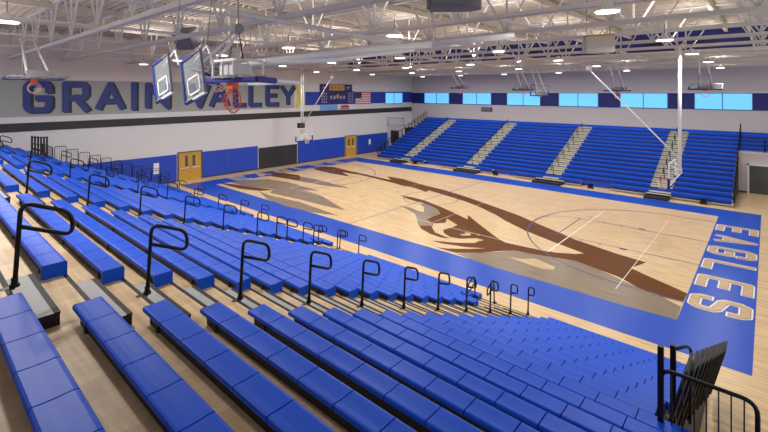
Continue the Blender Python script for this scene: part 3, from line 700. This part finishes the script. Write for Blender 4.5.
# the big folded hoop near the camera
t = thing('basketball_hoop', 'big folded hoop hung flat under the roof, navy padding and orange rim, upper left', 'basketball hoop', (9.62, -12.3, 7.42))
board_parts(t, T4((0, 0, 0), R(4), rx=R(87)) @ Matrix.Rotation(R(180), 4, 'Y'), netcol='orange', netlen=.16)
b = MB()
for x in (-.35, .0, .4):
    for y in (-.1, .5): b.beam((x, y, .03), (x, y, .36), .035, .035, 'steel')
    b.beam((x, -.1, .36), (x, .5, .36), .035, .035, 'steel')
for y in (-.1, .5): b.beam((-.4, y, .36), (.5, y, .36), .045, .045, 'whitepipe'); b.beam((-.4, y, .06), (.5, y, .06), .045, .045, 'steelgray')
b.box(-.3, .2, .0, .4, .1, .3, 'housing'); b.build('folding_frame', t)
b = MB(); b.tube([(.1, .4, .3), (.45, 2.9, .72), (1.1, 5.0, 1.0)], .085, 'whitepipe', 12); b.tube([(.3, .3, .3), (.6, 2.0, .45), (1.1, 4.2, .8)], .045, 'whitepipe', 10); b.tube([(1.1, 5.0, .9), (1.1, 5.0, 1.95)], .03, 'steel', 10); b.tube([(-.8, .5, 1.45), (.5, 4.3, .98)], .045, 'steel', 8); b.build('mast', t)
b = MB(); b.tube([(.05, .3, .36), (-.12, .3, .95)], .012, 'black', 6); b.tube([(-.14, .3, .95), (-.14, .3, 1.9)], .014, 'steelgray', 6); b.build('hoist_cable', t)
b = MB(); b.prism_x([(.3+.1*math.cos(R(j*24)), 1.0+.1*math.sin(R(j*24))) for j in range(15)], -.2, -.1, 'steelgray'); b.build('pulley', t)
# two glass boards folded beside it
for i, (x, lab) in enumerate(((8.55, 'tilted glass backboard with navy edge hanging high before the wall letters, left one'), (9.85, 'tilted glass backboard with navy edge hanging beside big folded hoop, right one'))):
    t = thing('folded_backboard', lab, 'backboard', (x, -13.0, 7.1), 0, 'folded glass backboards')
    me_m = T4((0, 0, 0), 0, rx=R(0), ry=R(-15)) @ Matrix.Scale(.76, 4)
    b = MB(); b.box(-.5, .5, -.006, .006, 0, .98, 'glass'); me = b.mesh('backboard'); me.transform(me_m); bo = put('backboard', me, t)
    b = MB()
    for x0, x1, z0, z1, m in ((-.53, -.46, -.02, 1.0, 'padblue'), (-.5, .1, .95, 1.0, 'padblue'), (.1, .5, .97, .99, 'steelgray'), (.48, .5, 0, .99, 'steelgray'), (-.5, .5, -.03, .02, 'whitepipe'), (-.5, -.1, -.05, .01, 'padblue')): b.box(x0, x1, -.03, .03, z0, z1, m)
    me = b.mesh('board_frame'); me.transform(me_m); put('board_frame', me, t)
    b = MB()
    for x0, x1, z0, z1 in ((-.3, .3, .1, .14), (-.3, .3, .46, .5), (-.3, -.26, .1, .5), (.26, .3, .1, .5)): b.box(x0, x1, -.015, -.008, z0, z1, 'white')
    me = b.mesh('target_square'); me.transform(me_m); put('target_square', me, bo)
    b = MB(); b.tube([(0, .2, .9), (.1, .3, 2.4)], .008, 'steelgray', 6); b.tube([(-.3, .1, .6), (.0, .2, .9), (.4, .1, .6)], .02, 'whitepipe', 8); b.build('hanger_arm', t)
# smaller side hoops folded up under the roof
def side_hoop(x, y, z, rz, lab, arm=1.6, tilt=78, sc=1.0, top=9.27):
    t = thing('basketball_hoop', lab, 'basketball hoop', (x, y, z), rz)
    board_parts(t, T4((0, .5, 0), 0, rx=R(tilt)) @ Matrix.Scale(sc, 4), netlen=.2, frame='steelgray')
    b = MB()
    for s in (-.35, .35): b.tube([(s, -.2, .12), (s*.6, arm, top-z)], .045, 'whitepipe', 8); b.tube([(s, .4, .1), (s*.75, arm*.55, (top-z)*.55)], .03, 'steelgray', 6)
    b.beam((-.3, arm, top-z), (.3, arm, top-z), .08, .08, 'steel'); b.build('mast', t)
    b = MB(); b.box(-.45, .45, -.5, -.44, .1, .3, 'steelgray'); b.box(-.45, .45, .2, .26, .02, .2, 'steelgray'); b.beam((-.4, -.45, .15), (.4, .26, .15), .04, .04, 'black'); b.beam((.4, -.45, .15), (-.4, .26, .15), .04, .04, 'black'); b.build('folding_frame', t)
    return t
side_hoop(4.6, -10.2, 7.75, R(0), 'folded hoop with dark frame hanging right of the wall letters, under the white mast', 1.1)
side_hoop(-4.1, -12.8, 7.72, R(95), 'folded hoop with pale red rim high before the first wall letter', 1.2, 86, 1.0, 9.32)
side_hoop(-5.5, 20.5, 7.6, R(180), 'folded side hoop before the far windows, left one', 1.6, 78)
side_hoop(1.0, 20.5, 7.4, R(180), 'folded side hoop with tangled dark frame before the far windows, middle one', 1.6, 65)
side_hoop(2.5, 20.5, 6.9, R(178), 'upright folded hoop beside the middle one before the far windows', 1.6, 15, .85)
side_hoop(8.5, 20.5, 7.3, R(180), 'flat folded side hoop before the far windows, left of the white mast', 1.6, 88)
side_hoop(13.9, 20.5, 7.4, R(180), 'folded side hoop before the far windows, right of the white mast', 1.6, 70)
# pale pipes and wires in the roof
for i, (p, q, r_2, lab) in enumerate((((8.65, -11.83, 8.91), (10.1, -7.86, 8.42), .05, 'grey steel arm slanting over the big folded hoop'),
    ((10.6, -7.4, 8.4), (12.6, -6.6, 8.55), .07, 'thick white pipe right of the big folded hoop near the top'),
    ((-14.0, 21.0, 9.0), (4.0, 21.6, 9.0), .06, 'thin white pipe along the far low roof'))):
    b = MB(); b.tube([p, q], r_2, 'whitepipe', 12); tag(b.build('roof_pipe'), lab, 'pipe')
